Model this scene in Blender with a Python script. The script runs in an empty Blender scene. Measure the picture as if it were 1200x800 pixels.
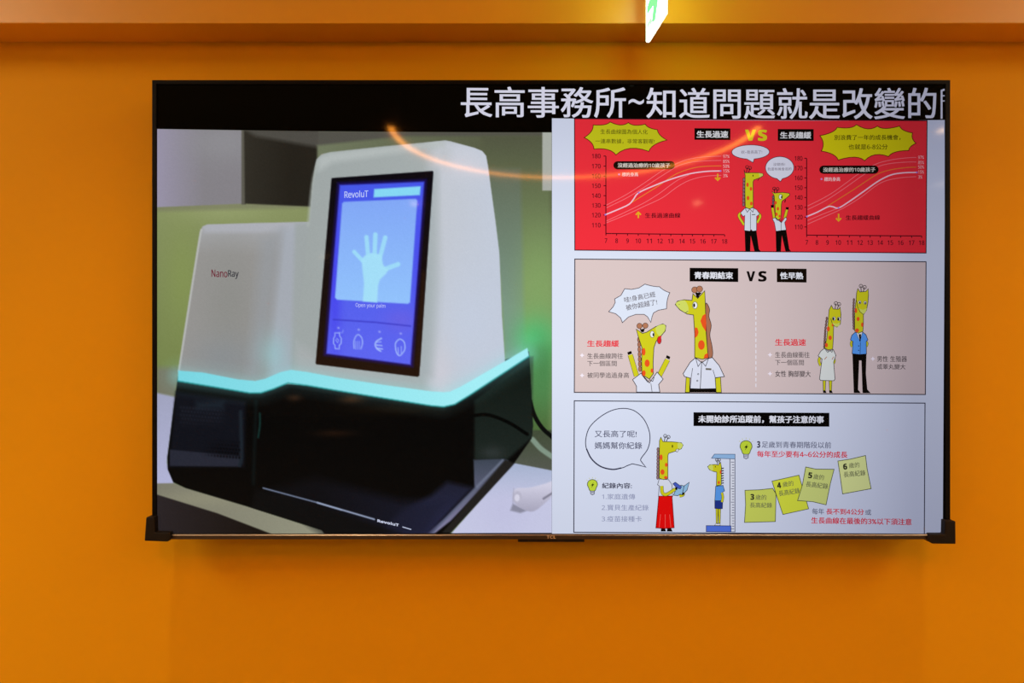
import bpy, bmesh, math
import numpy as np
from mathutils import Vector
from mathutils.geometry import tessellate_polygon

# ------------------------------------------------------------------ camera, world, exposure
S = bpy.context.scene
COL = S.collection
F = 760.0                       # focal length in pixels of the 1200 px wide frame
TVW = 1.668                     # real width of the television (m)
SC = TVW / 935.5                # metres per pixel on the television's front plane
D = F * SC                      # camera distance from that plane (y = 0)
CZ = 1.5                        # camera height
WALL_Y = 0.09
WS = (D + WALL_Y) / F           # metres per pixel on the wall
CEIL = 3.0

cam_d = bpy.data.cameras.new('camera'); cam_d.sensor_width = 36.0; cam_d.lens = F / 1200 * 36.0
cam_d.clip_start = 0.02
cam = bpy.data.objects.new('camera', cam_d); COL.objects.link(cam)
cam.location = (0, -D, CZ); cam.rotation_euler = (math.pi / 2, 0, 0)
S.camera = cam
S.view_settings.view_transform = 'Standard'; S.view_settings.look = 'None'
S.view_settings.exposure = 0.0; S.view_settings.gamma = 1.0; S.view_settings.use_curve_mapping = False
S.cycles.use_denoising = True
S.cycles.max_bounces = 8

W = bpy.data.worlds.new('world'); S.world = W; W.use_nodes = True
W.node_tree.nodes['Background'].inputs[0].default_value = (0.9, 0.75, 0.55, 1)
W.node_tree.nodes['Background'].inputs[1].default_value = 0.05

def lin(c):
    c = np.asarray(c, dtype=float) / 255.0
    return np.where(c <= 0.04045, c / 12.92, ((c + 0.055) / 1.055) ** 2.4)

def area_light(name, loc, rot, size, power, color, parent=None):
    l = bpy.data.lights.new(name, 'AREA'); l.shape = 'RECTANGLE'; l.size, l.size_y = size
    l.energy = power; l.color = color
    o = bpy.data.objects.new(name, l); COL.objects.link(o); o.location = loc; o.rotation_euler = rot
    return o

WARM = (1.0, 0.80, 0.55)
# added fill panels on the ceiling, left and right of the viewer
FILL_PANELS = [(-2.75, -1.35, 40), (2.85, -1.35, 32), (-4.4, -4.2, 56), (4.5, -4.2, 46)]
# recessed wall washers close to the wall: x, y, power
WASH = [(-3.3, -1.65, 12, 115), (-0.75, -1.65, 3, 115), (0.95, -1.65, 2.5, 115), (3.4, -1.65, 11, 115),
        (-1.70, -0.50, 58, 62), (-0.75, -0.50, 48, 62), (0.93, -0.50, 40, 62), (1.90, -0.50, 49, 62)]

# ------------------------------------------------------------------ materials
def mat(name, col, rough=0.6, metal=0.0, spec=0.5, noise=0.0, nscale=20.0, bump=0.0):
    m = bpy.data.materials.new(name); m.use_nodes = True
    nt = m.node_tree; b = nt.nodes['Principled BSDF']
    b.inputs['Base Color'].default_value = (*col, 1); b.inputs['Roughness'].default_value = rough
    b.inputs['Metallic'].default_value = metal; b.inputs['Specular IOR Level'].default_value = spec
    if noise or bump:
        tc = nt.nodes.new('ShaderNodeTexCoord'); n = nt.nodes.new('ShaderNodeTexNoise')
        n.inputs['Scale'].default_value = nscale; n.inputs['Detail'].default_value = 6
        nt.links.new(tc.outputs['Object'], n.inputs['Vector'])
        if noise:
            mx = nt.nodes.new('ShaderNodeMix'); mx.data_type = 'RGBA'
            mx.inputs[6].default_value = (*[c * (1 - noise) for c in col], 1)
            mx.inputs[7].default_value = (*[min(1, c * (1 + noise)) for c in col], 1)
            nt.links.new(n.outputs['Fac'], mx.inputs[0]); nt.links.new(mx.outputs[2], b.inputs['Base Color'])
        if bump:
            n2 = nt.nodes.new('ShaderNodeTexNoise'); n2.inputs['Scale'].default_value = nscale * 12
            nt.links.new(tc.outputs['Object'], n2.inputs['Vector'])
            bp = nt.nodes.new('ShaderNodeBump'); bp.inputs['Strength'].default_value = bump
            bp.inputs['Distance'].default_value = 0.002
            nt.links.new(n2.outputs['Fac'], bp.inputs['Height']); nt.links.new(bp.outputs['Normal'], b.inputs['Normal'])
    return m

def emit(name, col, strength):
    m = bpy.data.materials.new(name); m.use_nodes = True
    b = m.node_tree.nodes['Principled BSDF']
    b.inputs['Base Color'].default_value = (*col, 1); b.inputs['Roughness'].default_value = 0.5
    b.inputs['Emission Color'].default_value = (*col, 1); b.inputs['Emission Strength'].default_value = strength
    return m

M_ORANGE = mat('orange_paint', (0.78, 0.36, 0.002), 0.7, spec=0.12, noise=0.03, nscale=3.0, bump=0.06)
M_SATIN = mat('satin_orange_paint', (0.78, 0.36, 0.008), 0.42, spec=0.6, noise=0.03, nscale=3.0, bump=0.03)
M_CREAM = mat('cream_paint', (0.70, 0.62, 0.50), 0.8, spec=0.2, noise=0.02, nscale=4)
M_CEIL = mat('white_ceiling_paint', (0.75, 0.70, 0.62), 0.9, spec=0.2, noise=0.02, nscale=4)
M_FLOOR = mat('brown_floor', (0.33, 0.24, 0.16), 0.55, noise=0.2, nscale=8)
M_BLACK = mat('black_plastic', (0.004, 0.0035, 0.003), 0.5, spec=0.08, noise=0.2, nscale=60)
M_GUARD = mat('matte_black_plastic', (0.009, 0.006, 0.004), 0.6, spec=0.2, noise=0.3, nscale=80)
M_TRIM = mat('brushed_dark_metal', (0.10, 0.075, 0.055), 0.45, metal=0.85, noise=0.1, nscale=90)
M_LIP = mat('polished_metal', (0.42, 0.33, 0.24), 0.38, metal=1.0, noise=0.05, nscale=60)
M_BADGE = mat('pale_metal_badge', (0.75, 0.62, 0.45), 0.4, metal=0.3, noise=0.05)
M_WHITE = mat('white_plastic', (0.85, 0.85, 0.82), 0.4, noise=0.02)
M_STEEL = mat('grey_steel', (0.4, 0.4, 0.4), 0.4, metal=0.9, noise=0.05)
M_ACRYL = emit('milky_lit_acrylic', (0.95, 1.0, 0.95), 1.1)
M_GREEN = emit('green_lit_sign', (0.16, 0.80, 0.34), 1.0)
M_SIGNW = emit('white_lit_sign', (0.62, 1.0, 0.72), 8.0)
M_PALEG = emit('pale_green_lit_sign', (0.45, 0.82, 0.62), 1.0)
M_ARC = emit('orange_light_strip', (1.0, 0.32, 0.035), 125.0)
M_DOWN = emit('downlight_lens', (1.0, 0.6, 0.28), 130.0)
M_WASH = emit('washer_lens', (1.0, 0.8, 0.55), 4.0)
M_FILL = emit('fill_diffuser', (1.0, 0.82, 0.6), 2.1)

# screen surface: glossy black glass over the lit picture (per-vertex picture colours)
M_LCD = bpy.data.materials.new('lit_display'); M_LCD.use_nodes = True
_nt = M_LCD.node_tree; _b = _nt.nodes['Principled BSDF']
_b.inputs['Base Color'].default_value = (0, 0, 0, 1); _b.inputs['Roughness'].default_value = 0.055
_b.inputs['Specular IOR Level'].default_value = 0.09
_a = _nt.nodes.new('ShaderNodeAttribute'); _a.attribute_name = 'picture'
_nt.links.new(_a.outputs['Color'], _b.inputs['Emission Color']); _b.inputs['Emission Strength'].default_value = 1.0

# ------------------------------------------------------------------ object helpers
def empty(name, loc, label=None, cat=None, group=None):
    o = bpy.data.objects.new(name, None); COL.objects.link(o); o.location = loc; o.empty_display_size = 0.05
    if label: o['label'] = label
    if cat: o['category'] = cat
    if group: o['group'] = group
    return o

def world_loc(o):
    v = Vector(o.location)
    while o.parent:
        o = o.parent; v += Vector(o.location)
    return v

def link_mesh(name, me, m, parent=None):
    o = bpy.data.objects.new(name, me); COL.objects.link(o)
    if m: me.materials.append(m)
    if parent:
        me.transform(__import__('mathutils').Matrix.Translation(-world_loc(parent)))
        o.parent = parent
    return o

def bm_obj(name, bm, m, parent=None, smooth=False):
    bmesh.ops.recalc_face_normals(bm, faces=bm.faces[:])
    me = bpy.data.meshes.new(name); bm.to_mesh(me); bm.free()
    if smooth:
        for p in me.polygons: p.use_smooth = True
    return link_mesh(name, me, m, parent)

def box_bm(x0, x1, y0, y1, z0, z1, bevel=0.0, seg=2, bm=None):
    b = bmesh.new()
    r = bmesh.ops.create_cube(b, size=1.0)
    for v in r['verts']:
        v.co = Vector((x0 + (v.co.x + .5) * (x1 - x0), y0 + (v.co.y + .5) * (y1 - y0), z0 + (v.co.z + .5) * (z1 - z0)))
    if bevel:
        bmesh.ops.bevel(b, geom=b.edges[:], offset=bevel, segments=seg, profile=0.6, affect='EDGES')
    if bm is None: return b
    me = bpy.data.meshes.new('tmp'); b.to_mesh(me); b.free(); bm.from_mesh(me); bpy.data.meshes.remove(me)
    return bm

def prism_bm(pts, y0, y1, bevel=0.0):
    """outline (x, z) extruded from y0 (front) to y1"""
    b = bmesh.new()
    f = b.faces.new([b.verts.new((x, y0, z)) for x, z in pts])
    r = bmesh.ops.extrude_face_region(b, geom=[f])
    for v in r['geom']:
        if isinstance(v, bmesh.types.BMVert): v.co.y = y1
    if bevel:
        bmesh.ops.bevel(b, geom=b.edges[:], offset=bevel, segments=2, profile=0.6, affect='EDGES')
    return b

def cyl_bm(c, r, z0, z1, n=32, bm=None, r2=None):
    b = bm or bmesh.new()
    t = [b.verts.new((c[0] + r * math.cos(a), c[1] + r * math.sin(a), z0)) for a in np.linspace(0, 2 * math.pi, n, endpoint=False)]
    r2 = r if r2 is None else r2
    u = [b.verts.new((c[0] + r2 * math.cos(a), c[1] + r2 * math.sin(a), z1)) for a in np.linspace(0, 2 * math.pi, n, endpoint=False)]
    b.faces.new(t); b.faces.new(u)
    for i in range(n): b.faces.new((t[i], t[(i + 1) % n], u[(i + 1) % n], u[i]))
    return b

def ring_bm(c, ri, ro, z0, z1, n=40, a0=0.0, a1=2 * math.pi):
    """rectangular-section ring (or arc when a1 - a0 < 2 pi)"""
    b = bmesh.new(); full = abs(a1 - a0 - 2 * math.pi) < 1e-6
    angs = np.linspace(a0, a1, n, endpoint=not full); rows = []
    for a in angs:
        ca, sa = math.cos(a), math.sin(a)
        rows.append([b.verts.new((c[0] + r * ca, c[1] + r * sa, z)) for r, z in ((ri, z0), (ro, z0), (ro, z1), (ri, z1))])
    k = len(rows)
    for i in range(k if full else k - 1):
        p, q = rows[i], rows[(i + 1) % k]
        for j in range(4): b.faces.new((p[j], p[(j + 1) % 4], q[(j + 1) % 4], q[j]))
    if not full: b.faces.new(rows[0]); b.faces.new(rows[-1])
    return b

def struct(name, bm, m, parent=None):
    o = bm_obj(name, bm, m, parent)
    if parent is None: o['kind'] = 'structure'
    return o

def TX(px): return (px - 600) * SC          # television front plane
def TZ(py): return CZ - (py - 400) * SC

# ------------------------------------------------------------------ the room
RX0, RX1, RY = -5.2, 5.2, -11.4
struct('wall_back', box_bm(RX0 - .1, RX1 + .1, WALL_Y, WALL_Y + .1, 0, CEIL), M_ORANGE)
struct('wall_left', box_bm(RX0 - .1, RX0, RY, WALL_Y, 0, CEIL), M_CREAM)
struct('wall_right', box_bm(RX1, RX1 + .1, RY, WALL_Y, 0, CEIL), M_CREAM)
struct('wall_front', box_bm(RX0 - .1, RX1 + .1, RY - .1, RY, 0, CEIL), M_CREAM)
struct('floor', box_bm(RX0 - .1, RX1 + .1, RY - .1, WALL_Y + .1, -.1, 0), M_FLOOR)
struct('ceiling', box_bm(RX0 - .1, RX1 + .1, RY - .1, WALL_Y + .1, CEIL, CEIL + .1), M_CEIL)
BEAM_Z = CZ + 350 * WS
beam_depth = 0.0880
struct('trim_1', box_bm(RX0, RX1, WALL_Y - beam_depth, WALL_Y, BEAM_Z, CEIL, 0.002), M_SATIN)
bpy.data.objects['trim_1']['label'] = 'orange boxed beam along the top of the wall'
struct('baseboard_back', box_bm(RX0, RX1, WALL_Y - .015, WALL_Y, 0, .09, .003), M_CREAM)

# ------------------------------------------------------------------ television body
def px_box(x0, y0, x1, y1, ya, yb, bevel=0.0):
    return box_bm(TX(x0), TX(x1), ya, yb, TZ(y1), TZ(y0), bevel)

XL, XR, YT, YB, YSB = 178.0, 1113.8, 93.6, 631.6, 624.6     # frame edges; YSB = lower edge of the picture
SX0, SX1, SY0 = 183.2, 1108.2, 98.6
tv = empty('television', (TX((XL + XR) / 2), 0.03, TZ(YB)),
           'large black flat television on the orange wall, showing a scanner and cartoon giraffe posters', 'television')
bm = px_box(XL + 1.0, YT + 1.0, XR - 1.0, YB - 0.5, 0.0045, 0.034, 0.002)
box_bm(TX(330), TX(960), 0.034, 0.058, TZ(590), TZ(240), 0.006, 2, bm)
bm_obj('rear_housing', bm, M_BLACK, tv)
# bezel: three narrow sides around the picture
bm = px_box(XL, YT, SX0, YB - 2, 0.0, 0.03, 0.0012)
box_bm(TX(SX1), TX(XR), 0.0, 0.03, TZ(YB - 2), TZ(YT), 0.0012, 2, bm)
box_bm(TX(SX0 - 1), TX(SX1 + 1), 0.0, 0.03, TZ(SY0), TZ(YT), 0.0012, 2, bm)
bm_obj('bezel', bm, M_BLACK, tv)
trim = bm_obj('lower_trim', px_box(SX0 - 2, YSB + 0.9, SX1 + 2, YB, -0.002, 0.03, 0.0016), M_TRIM, tv)
lip = prism_bm([(TX(201), TZ(YSB + 2.2)), (TX(1088), TZ(YSB + 2.2)), (TX(1088), TZ(YSB + 1.0)), (TX(201), TZ(YSB + 1.0))], -0.0032, 0.004)
for v in lip.verts:
    if v.co.y < 0 and v.co.z > TZ(YSB + 1.6): v.co.y = -0.0012
o = bm_obj('bright_edge', lip, M_LIP, trim); o['label'] = 'bright metal edge'
bm_obj('sensor_bar', px_box(607, YB - 0.6, 685, YB + 3.4, 0.0, 0.022, 0.001), M_GUARD, trim)
# wall mount behind the set
bm = box_bm(TX(470), TX(830), 0.074, WALL_Y, TZ(520), TZ(300), 0.002)
for x in (520, 760): box_bm(TX(x), TX(x + 22), 0.056, 0.076, TZ(560), TZ(270), 0.002, 2, bm)
o = bm_obj('wall_mount', bm, M_STEEL, tv); o['label'] = 'steel wall mount'
# rubber corner guards under both lower corners
def guard(pts):
    return bm_obj('corner_guard', prism_bm([(TX(x), TZ(y)) for x, y in pts], -0.010, 0.036, 0.0022), M_GUARD, tv)
guard([(174.2, 604.5), (184.0, 604.0), (184.6, 622.2), (201.5, 622.4), (203.0, 627.5), (199.5, 632.9), (172.3, 632.0)])
guard([(1104.0, 608.0), (1116.2, 609.0), (1116.4, 635.6), (1089.5, 635.4), (1084.0, 631.0), (1087.0, 624.2), (1103.6, 624.2)])

# ------------------------------------------------------------------ picture drawing tools
SCR_Y = 0.0035                                   # plane of the glass
def warp(px, py):
    """straighten the photograph's lens bow: rows that bulge become straight"""
    t = (py - 363.0) / 263.0; u = (px - 646.0) / 465.0
    return px, py + t * (-2.3 + 5.2 * u * u)
KS = SC * (D + SCR_Y) / D
def P3(px, py, z):
    px, py = warp(px, py)
    return ((px - 600) * KS, SCR_Y - z, CZ - (py - 400) * KS)

def view_dim(px, py):
    """painted view-angle dimming: picture colours darken towards the right side, top and lower edge"""
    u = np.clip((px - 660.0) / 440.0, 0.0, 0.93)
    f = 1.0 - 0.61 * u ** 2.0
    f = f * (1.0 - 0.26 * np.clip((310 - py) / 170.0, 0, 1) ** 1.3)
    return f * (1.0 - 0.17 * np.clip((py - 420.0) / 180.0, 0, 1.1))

def sans(t, bold=False):
    """plain grotesque letters and figures"""
    out = ''
    for ch in t:
        if 'A' <= ch <= 'Z': out += chr((0x1D5D4 if bold else 0x1D5A0) + ord(ch) - 65)
        elif 'a' <= ch <= 'z': out += chr((0x1D5EE if bold else 0x1D5BA) + ord(ch) - 97)
        elif '0' <= ch <= '9': out += chr((0x1D7EC if bold else 0x1D7E2) + ord(ch) - 48)
        else: out += ch
    return out

def spline(pts, closed=False, n=5):
    p = [np.array(q, float) for q in pts]; k = len(p); out = []
    rng = range(k) if closed else range(k - 1)
    for i in rng:
        a = p[(i - 1) % k] if closed or i > 0 else 2 * p[0] - p[1]
        b = p[i]; c = p[(i + 1) % k]
        d = p[(i + 2) % k] if closed or i + 2 < k else 2 * p[-1] - p[-2]
        for j in range(n):
            t = j / n
            out.append(tuple(0.5 * (2 * b + (c - a) * t + (2 * a - 5 * b + 4 * c - d) * t * t + (3 * b - a - 3 * c + d) * t ** 3)))
    if not closed: out.append(tuple(p[-1]))
    return out

def ellipse(cx, cy, rx, ry, n=24, rot=0.0):
    c, s = math.cos(rot), math.sin(rot)
    return [(cx + rx * math.cos(a) * c - ry * math.sin(a) * s, cy + rx * math.cos(a) * s + ry * math.sin(a) * c)
            for a in np.linspace(0, 2 * math.pi, n, endpoint=False)]

def burst(tips, sag=0.16, n=6):
    cx = sum(t[0] for t in tips) / len(tips); cy = sum(t[1] for t in tips) / len(tips); out = []
    for i, a in enumerate(tips):
        b = tips[(i + 1) % len(tips)]
        mx, my = (a[0] + b[0]) / 2, (a[1] + b[1]) / 2
        L = math.hypot(b[0] - a[0], b[1] - a[1]); dx, dy = cx - mx, cy - my; dl = math.hypot(dx, dy) or 1
        kx, ky = mx + dx / dl * L * sag * 2, my + dy / dl * L * sag * 2
        for j in range(n):
            t = j / n
            out.append(((1 - t) ** 2 * a[0] + 2 * t * (1 - t) * kx + t * t * b[0], (1 - t) ** 2 * a[1] + 2 * t * (1 - t) * ky + t * t * b[1]))
    return out

def pill(x0, y0, x1, y1, dy=0.0, n=8):
    r = (y1 - y0) / 2; cy = (y0 + y1) / 2
    a = [(x1 - r + r * math.cos(t), cy + dy + r * math.sin(t)) for t in np.linspace(-math.pi / 2, math.pi / 2, n)]
    b = [(x0 + r + r * math.cos(t), cy + r * math.sin(t)) for t in np.linspace(math.pi / 2, 3 * math.pi / 2, n)]
    return a + b

def xf(scale, ox, oy):
    """coordinates read from an enlarged crop -> photograph pixels"""
    def f(*a):
        if len(a) == 1: return [(x / scale + ox, y / scale + oy) for x, y in a[0]]
        return a[0] / scale + ox, a[1] / scale + oy
    f.s = scale
    return f

GLYPH = {}
def glyphs(s, bold):
    key = (s, bold)
    if key not in GLYPH:
        c = bpy.data.curves.new('lettering', 'FONT'); c.body = s; c.size = 1.0; c.resolution_u = 3; c.offset = bold
        o = bpy.data.objects.new('lettering', c); COL.objects.link(o)
        dg = bpy.context.evaluated_depsgraph_get()
        me = bpy.data.meshes.new_from_object(o.evaluated_get(dg))
        v = np.array([x.co[:2] for x in me.vertices]); f = [tuple(p.vertices) for p in me.polygons]
        bpy.data.objects.remove(o); bpy.data.curves.remove(c); bpy.data.meshes.remove(me)
        GLYPH[key] = (v, f)
    return GLYPH[key]

class Sheet:
    """flat picture collected as coloured polygons, later one mesh"""
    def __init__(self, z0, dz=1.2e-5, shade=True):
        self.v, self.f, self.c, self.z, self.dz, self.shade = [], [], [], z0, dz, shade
    def _add(self, pts, faces, col):
        self.z += self.dz
        base = len(self.v); L = lin(col)
        for x, y in pts:
            self.v.append(P3(x, y, self.z))
            k = float(view_dim(x, y)) if self.shade else 1.0
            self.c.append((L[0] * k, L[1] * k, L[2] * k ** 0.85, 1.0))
        self.f += [tuple(base + i for i in f) for f in faces]
    def fill(self, pts, col):
        tri = tessellate_polygon([[Vector((x, y, 0)) for x, y in pts]])
        self._add(pts, [tuple(t) for t in tri], col); return self
    def grid(self, tl, tr, br, bl, col, nx=24, ny=8):
        pts = []
        for j in range(ny + 1):
            for i in range(nx + 1):
                u, v = i / nx, j / ny
                pts.append(tuple((1 - u) * (1 - v) * np.array(tl) + u * (1 - v) * np.array(tr) + u * v * np.array(br) + (1 - u) * v * np.array(bl)))
        self._add(pts, [(j * (nx + 1) + i, j * (nx + 1) + i + 1, (j + 1) * (nx + 1) + i + 1, (j + 1) * (nx + 1) + i) for j in range(ny) for i in range(nx)], col)
        return self
    def line(self, pts, w, col, closed=False):
        p = [np.array(q, float) for q in pts]
        p = [q for i, q in enumerate(p) if i == 0 or np.hypot(*(q - p[i - 1])) > 1e-4]
        if closed and np.hypot(*(p[0] - p[-1])) < 1e-4: p.pop()
        k = len(p)
        if k < 2: return self
        out = []
        for i in range(k):
            a = p[i - 1] if (closed or i > 0) else None
            b = p[(i + 1) % k] if (closed or i < k - 1) else None
            d1 = (p[i] - a) / np.hypot(*(p[i] - a)) if a is not None else None
            d2 = (b - p[i]) / np.hypot(*(b - p[i])) if b is not None else None
            if d1 is None: d1 = d2
            if d2 is None: d2 = d1
            n1 = np.array((-d1[1], d1[0])); n2 = np.array((-d2[1], d2[0])); m = n1 + n2
            l = np.hypot(*m); m = n1 if l < 0.35 else m / l
            m = m * (w / 2) / max(0.5, float(np.dot(m, n1)))
            out += [tuple(p[i] + m), tuple(p[i] - m)]
        fs = [(2 * i, 2 * i + 1, 2 * i + 3, 2 * i + 2) for i in range(k - 1)]
        if closed: fs.append((2 * k - 2, 2 * k - 1, 1, 0))
        self._add(out, fs, col); return self
    def shape(self, pts, col, ink=None, w=0.7, smooth=False, n=5):
        if smooth: pts = spline(pts, True, n)
        self.fill(pts, col)
        if ink is not None: self.line(pts, w, ink, True)
        return self
    def text(self, s, x0, y0, x1, y1, col, bold=0.0, dy=0.0, rot=0.0):
        """lettering fitted to the box, its right end dropped by dy pixels, turned by rot degrees;
        bold thickens the strokes by overlapping copies moved by bold * letter height"""
        s = sans(s, bold >= 0.02)
        v, f = glyphs(s, 0.0)
        h = abs(y1 - y0); k = bold * h * 1.5
        x0, x1, y0, y1 = x0 + k, x1 - k, y0 + k * .6, y1 - k * .6
        lo, hi = v.min(0), v.max(0); n = (v - lo) / (hi - lo)
        x = x0 + n[:, 0] * (x1 - x0); y = y1 - n[:, 1] * (y1 - y0) + n[:, 0] * dy
        if rot:
            cx, cy = (x0 + x1) / 2, (y0 + y1) / 2; c, q = math.cos(math.radians(rot)), math.sin(math.radians(rot))
            x, y = cx + (x - cx) * c + (y - cy) * q, cy - (x - cx) * q + (y - cy) * c
        for ox, oy in (((-k, -k * .6), (k, -k * .6), (-k, k * .6), (k, k * .6)) if bold > 0.003 else ((0, 0),)):
            self._add(list(zip(x + ox, y + oy)), f, col)
        return self
    def build(self, name, parent, extra=None):
        v, f, c = list(self.v), list(self.f), list(self.c)
        if extra:
            b = len(v); v += extra[0]; f += [tuple(b + i for i in q) for q in extra[1]]; c += extra[2]
        me = bpy.data.meshes.new(name); me.from_pydata(v, [], f)
        at = me.color_attributes.new('picture', 'FLOAT_COLOR', 'POINT')
        at.data.foreach_set('color', np.array(c, dtype=np.float32).ravel())
        # all faces look out of the screen
        me.update()
        fl = [p.index for p in me.polygons if p.normal.y > 0]
        if fl:
            b = bmesh.new(); b.from_mesh(me); b.faces.ensure_lookup_table()
            bmesh.ops.reverse_faces(b, faces=[b.faces[i] for i in fl]); b.to_mesh(me); b.free()
        return link_mesh(name, me, M_LCD, parent)

# ------------------------------------------------------------------ the glass itself (black picture)
me = bpy.data.meshes.new('screen')
me.from_pydata([(TX(SX0 - 1.5), SCR_Y, TZ(YSB + 2)), (TX(SX1 + 1.5), SCR_Y, TZ(YSB + 2)), (TX(SX1 + 1.5), SCR_Y, TZ(SY0 - 1.5)), (TX(SX0 - 1.5), SCR_Y, TZ(SY0 - 1.5))], [], [(0, 1, 2, 3)])
at = me.color_attributes.new('picture', 'FLOAT_COLOR', 'POINT')
at.data.foreach_set('color', np.array([(.0006, .0005, .0002, 1)] * 4, dtype=np.float32).ravel())
screen = link_mesh('screen', me, M_LCD, tv)
screen['label'] = 'lit glossy screen'

# ------------------------------------------------------------------ left half: photograph of the scanner, painted on a fine grid
X0, X1, Y0, Y1 = 183.0, 646.6, 153.2, 626.4
gx = np.linspace(X0, X1, 465); gy = np.linspace(Y0, Y1, 474)
GX, GY = np.meshgrid(gx, gy)
IMG = np.zeros((474, 465, 3)); IMG[:] = (112, 122, 90)

def mask(pts, soft=1.0):
    pts = np.array(pts, float); inside = np.zeros(GX.shape, bool); dist = np.full(GX.shape, 1e9)
    for i in range(len(pts)):
        (ax, ay), (bx, by) = pts[i], pts[(i + 1) % len(pts)]
        dx, dy = bx - ax, by - ay; L2 = dx * dx + dy * dy
        if L2 < 1e-9: continue
        t = np.clip(((GX - ax) * dx + (GY - ay) * dy) / L2, 0, 1)
        dist = np.minimum(dist, (GX - ax - t * dx) ** 2 + (GY - ay - t * dy) ** 2)
        if dy != 0:
            cross = (ay > GY) != (by > GY)
            inside ^= cross & (GX < dx * (GY - ay) / dy + ax)
    sd = np.sqrt(dist) * np.where(inside, -1, 1)
    return np.clip(0.5 - sd / soft, 0, 1)

def put(m, col, a=1.0):
    m = (m * a)[..., None]
    IMG[:] = IMG * (1 - m) + np.asarray(col, float) * m

def paint(pts, col, soft=1.0, a=1.0, smooth=False):
    put(mask(spline(pts, True, 4) if smooth else pts, soft), col, a)

def stroke(pts, w, col, soft=1.0, a=1.0, smooth=True):
    if smooth and len(pts) > 2: pts = spline(pts, False, 5)
    dist = np.full(GX.shape, 1e9)
    for (ax, ay), (bx, by) in zip(pts[:-1], pts[1:]):
        dx, dy = bx - ax, by - ay; L2 = dx * dx + dy * dy + 1e-9
        t = np.clip(((GX - ax) * dx + (GY - ay) * dy) / L2, 0, 1)
        dist = np.minimum(dist, (GX - ax - t * dx) ** 2 + (GY - ay - t * dy) ** 2)
    put(np.clip(0.5 - (np.sqrt(dist) - w / 2) / soft, 0, 1), col, a)

def blob(cx, cy, rx, ry, col, a=1.0, clip=None):
    m = np.exp(-(((GX - cx) / rx) ** 2 + ((GY - cy) / ry) ** 2))
    put(m if clip is None else m * clip, col, a)

def ramp(x0, c0, x1, c1, axis=0):
    t = np.clip(((GX if axis == 0 else GY) - x0) / (x1 - x0), 0, 1)[..., None]
    return np.asarray(c0, float) * (1 - t) + np.asarray(c1, float) * t

# room behind the scanner
put(np.ones(GX.shape), ramp(153, (86, 90, 72), 380, (120, 142, 92), 1))
paint([(183, 238), (372, 232), (372, 470), (183, 470)], ramp(240, (134, 144, 96), 440, (118, 132, 76), 1), 2)
blob(262, 248, 60, 14, (152, 162, 112), .6); blob(215, 330, 20, 60, (134, 150, 84), .6)
paint([(183, 240), (366, 236), (366, 243), (183, 249)], (118, 118, 96), 5, .6)
paint([(183, 153), (284, 153), (284, 239), (183, 244)], ramp(183, (152, 146, 168), 240, (132, 129, 134)), 1.2)
blob(262, 168, 44, 24, (146, 146, 150), .6)
paint([(283, 153), (288, 153), (288, 240), (283, 240)], (92, 90, 80), 1.5)
paint([(286, 153), (373, 153), (371, 242), (287, 239)], ramp(286, (48, 45, 38), 340, (36, 33, 27)), 2)
paint([(286, 152), (646, 152), (646, 158), (480, 158), (372, 172), (300, 160)], (82, 80, 74), 6, .9)
paint([(372, 170), (470, 159), (646, 158), (646, 250), (372, 250)], ramp(372, (112, 120, 94), 600, (84, 88, 66)), 4)
paint([(565, 158), (646, 158), (646, 470), (580, 470)], ramp(160, (82, 86, 66), 330, (130, 154, 100), 1), 8)
paint([(572, 196), (610, 196), (616, 422), (592, 430), (586, 330)], ramp(200, (98, 108, 90), 360, (124, 150, 134), 1), 6)
blob(633, 352, 26, 70, (130, 164, 100), .8); blob(628, 398, 26, 26, (84, 196, 122), .9)
paint([(616, 405), (646, 405), (646, 520), (620, 520)], ramp(405, (84, 170, 100), 500, (74, 104, 56), 1), 12, .9)
blob(636, 436, 14, 40, (74, 130, 76), .7)
paint([(635.5, 153), (647, 153), (647, 222), (635.5, 222)], (168, 172, 164), 1.4)
# left low: pale box, table edge, dark floor
paint([(183, 430), (212, 430), (206, 466), (183, 462)], (118, 118, 100), 8)
paint([(183, 459), (206, 464), (196, 540), (206, 570), (183, 568)], ramp(460, (160, 163, 190), 560, (176, 178, 212), 1), 3)
paint([(183, 564), (204, 564), (218, 570), (292, 593), (384, 624), (384, 630), (183, 630)], ramp(184, (124, 122, 106), 380, (146, 146, 126)), 1.5)
blob(240, 582, 60, 10, (142, 140, 118), .8)
paint([(183, 576.6), (255, 600), (318, 625), (318, 632), (183, 632)], ramp(184, (42, 36, 38), 300, (26, 20, 16)), 1.5)
# table on the right, white cloth, grey floor, cables
paint([(590, 540), (623, 505), (647, 505), (647, 556), (602, 546)], ramp(505, (66, 76, 56), 550, (84, 88, 78), 1), 2)
stroke([(624, 516), (634, 527), (648, 537)], 6, (128, 148, 132), 2)
paint([(602, 544), (648, 553), (648, 630), (526, 630)], ramp(545, (166, 178, 206), 590, (196, 198, 226), 1), 1.3)
blob(590, 600, 30, 30, (190, 190, 222), .6)
paint([(620, 418), (625, 418), (624, 505), (620, 505)], (60, 90, 60), 3)
stroke([(621, 470), (626, 487), (635, 502), (648, 514)], 5, (12, 14, 12), 1.2)
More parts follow.
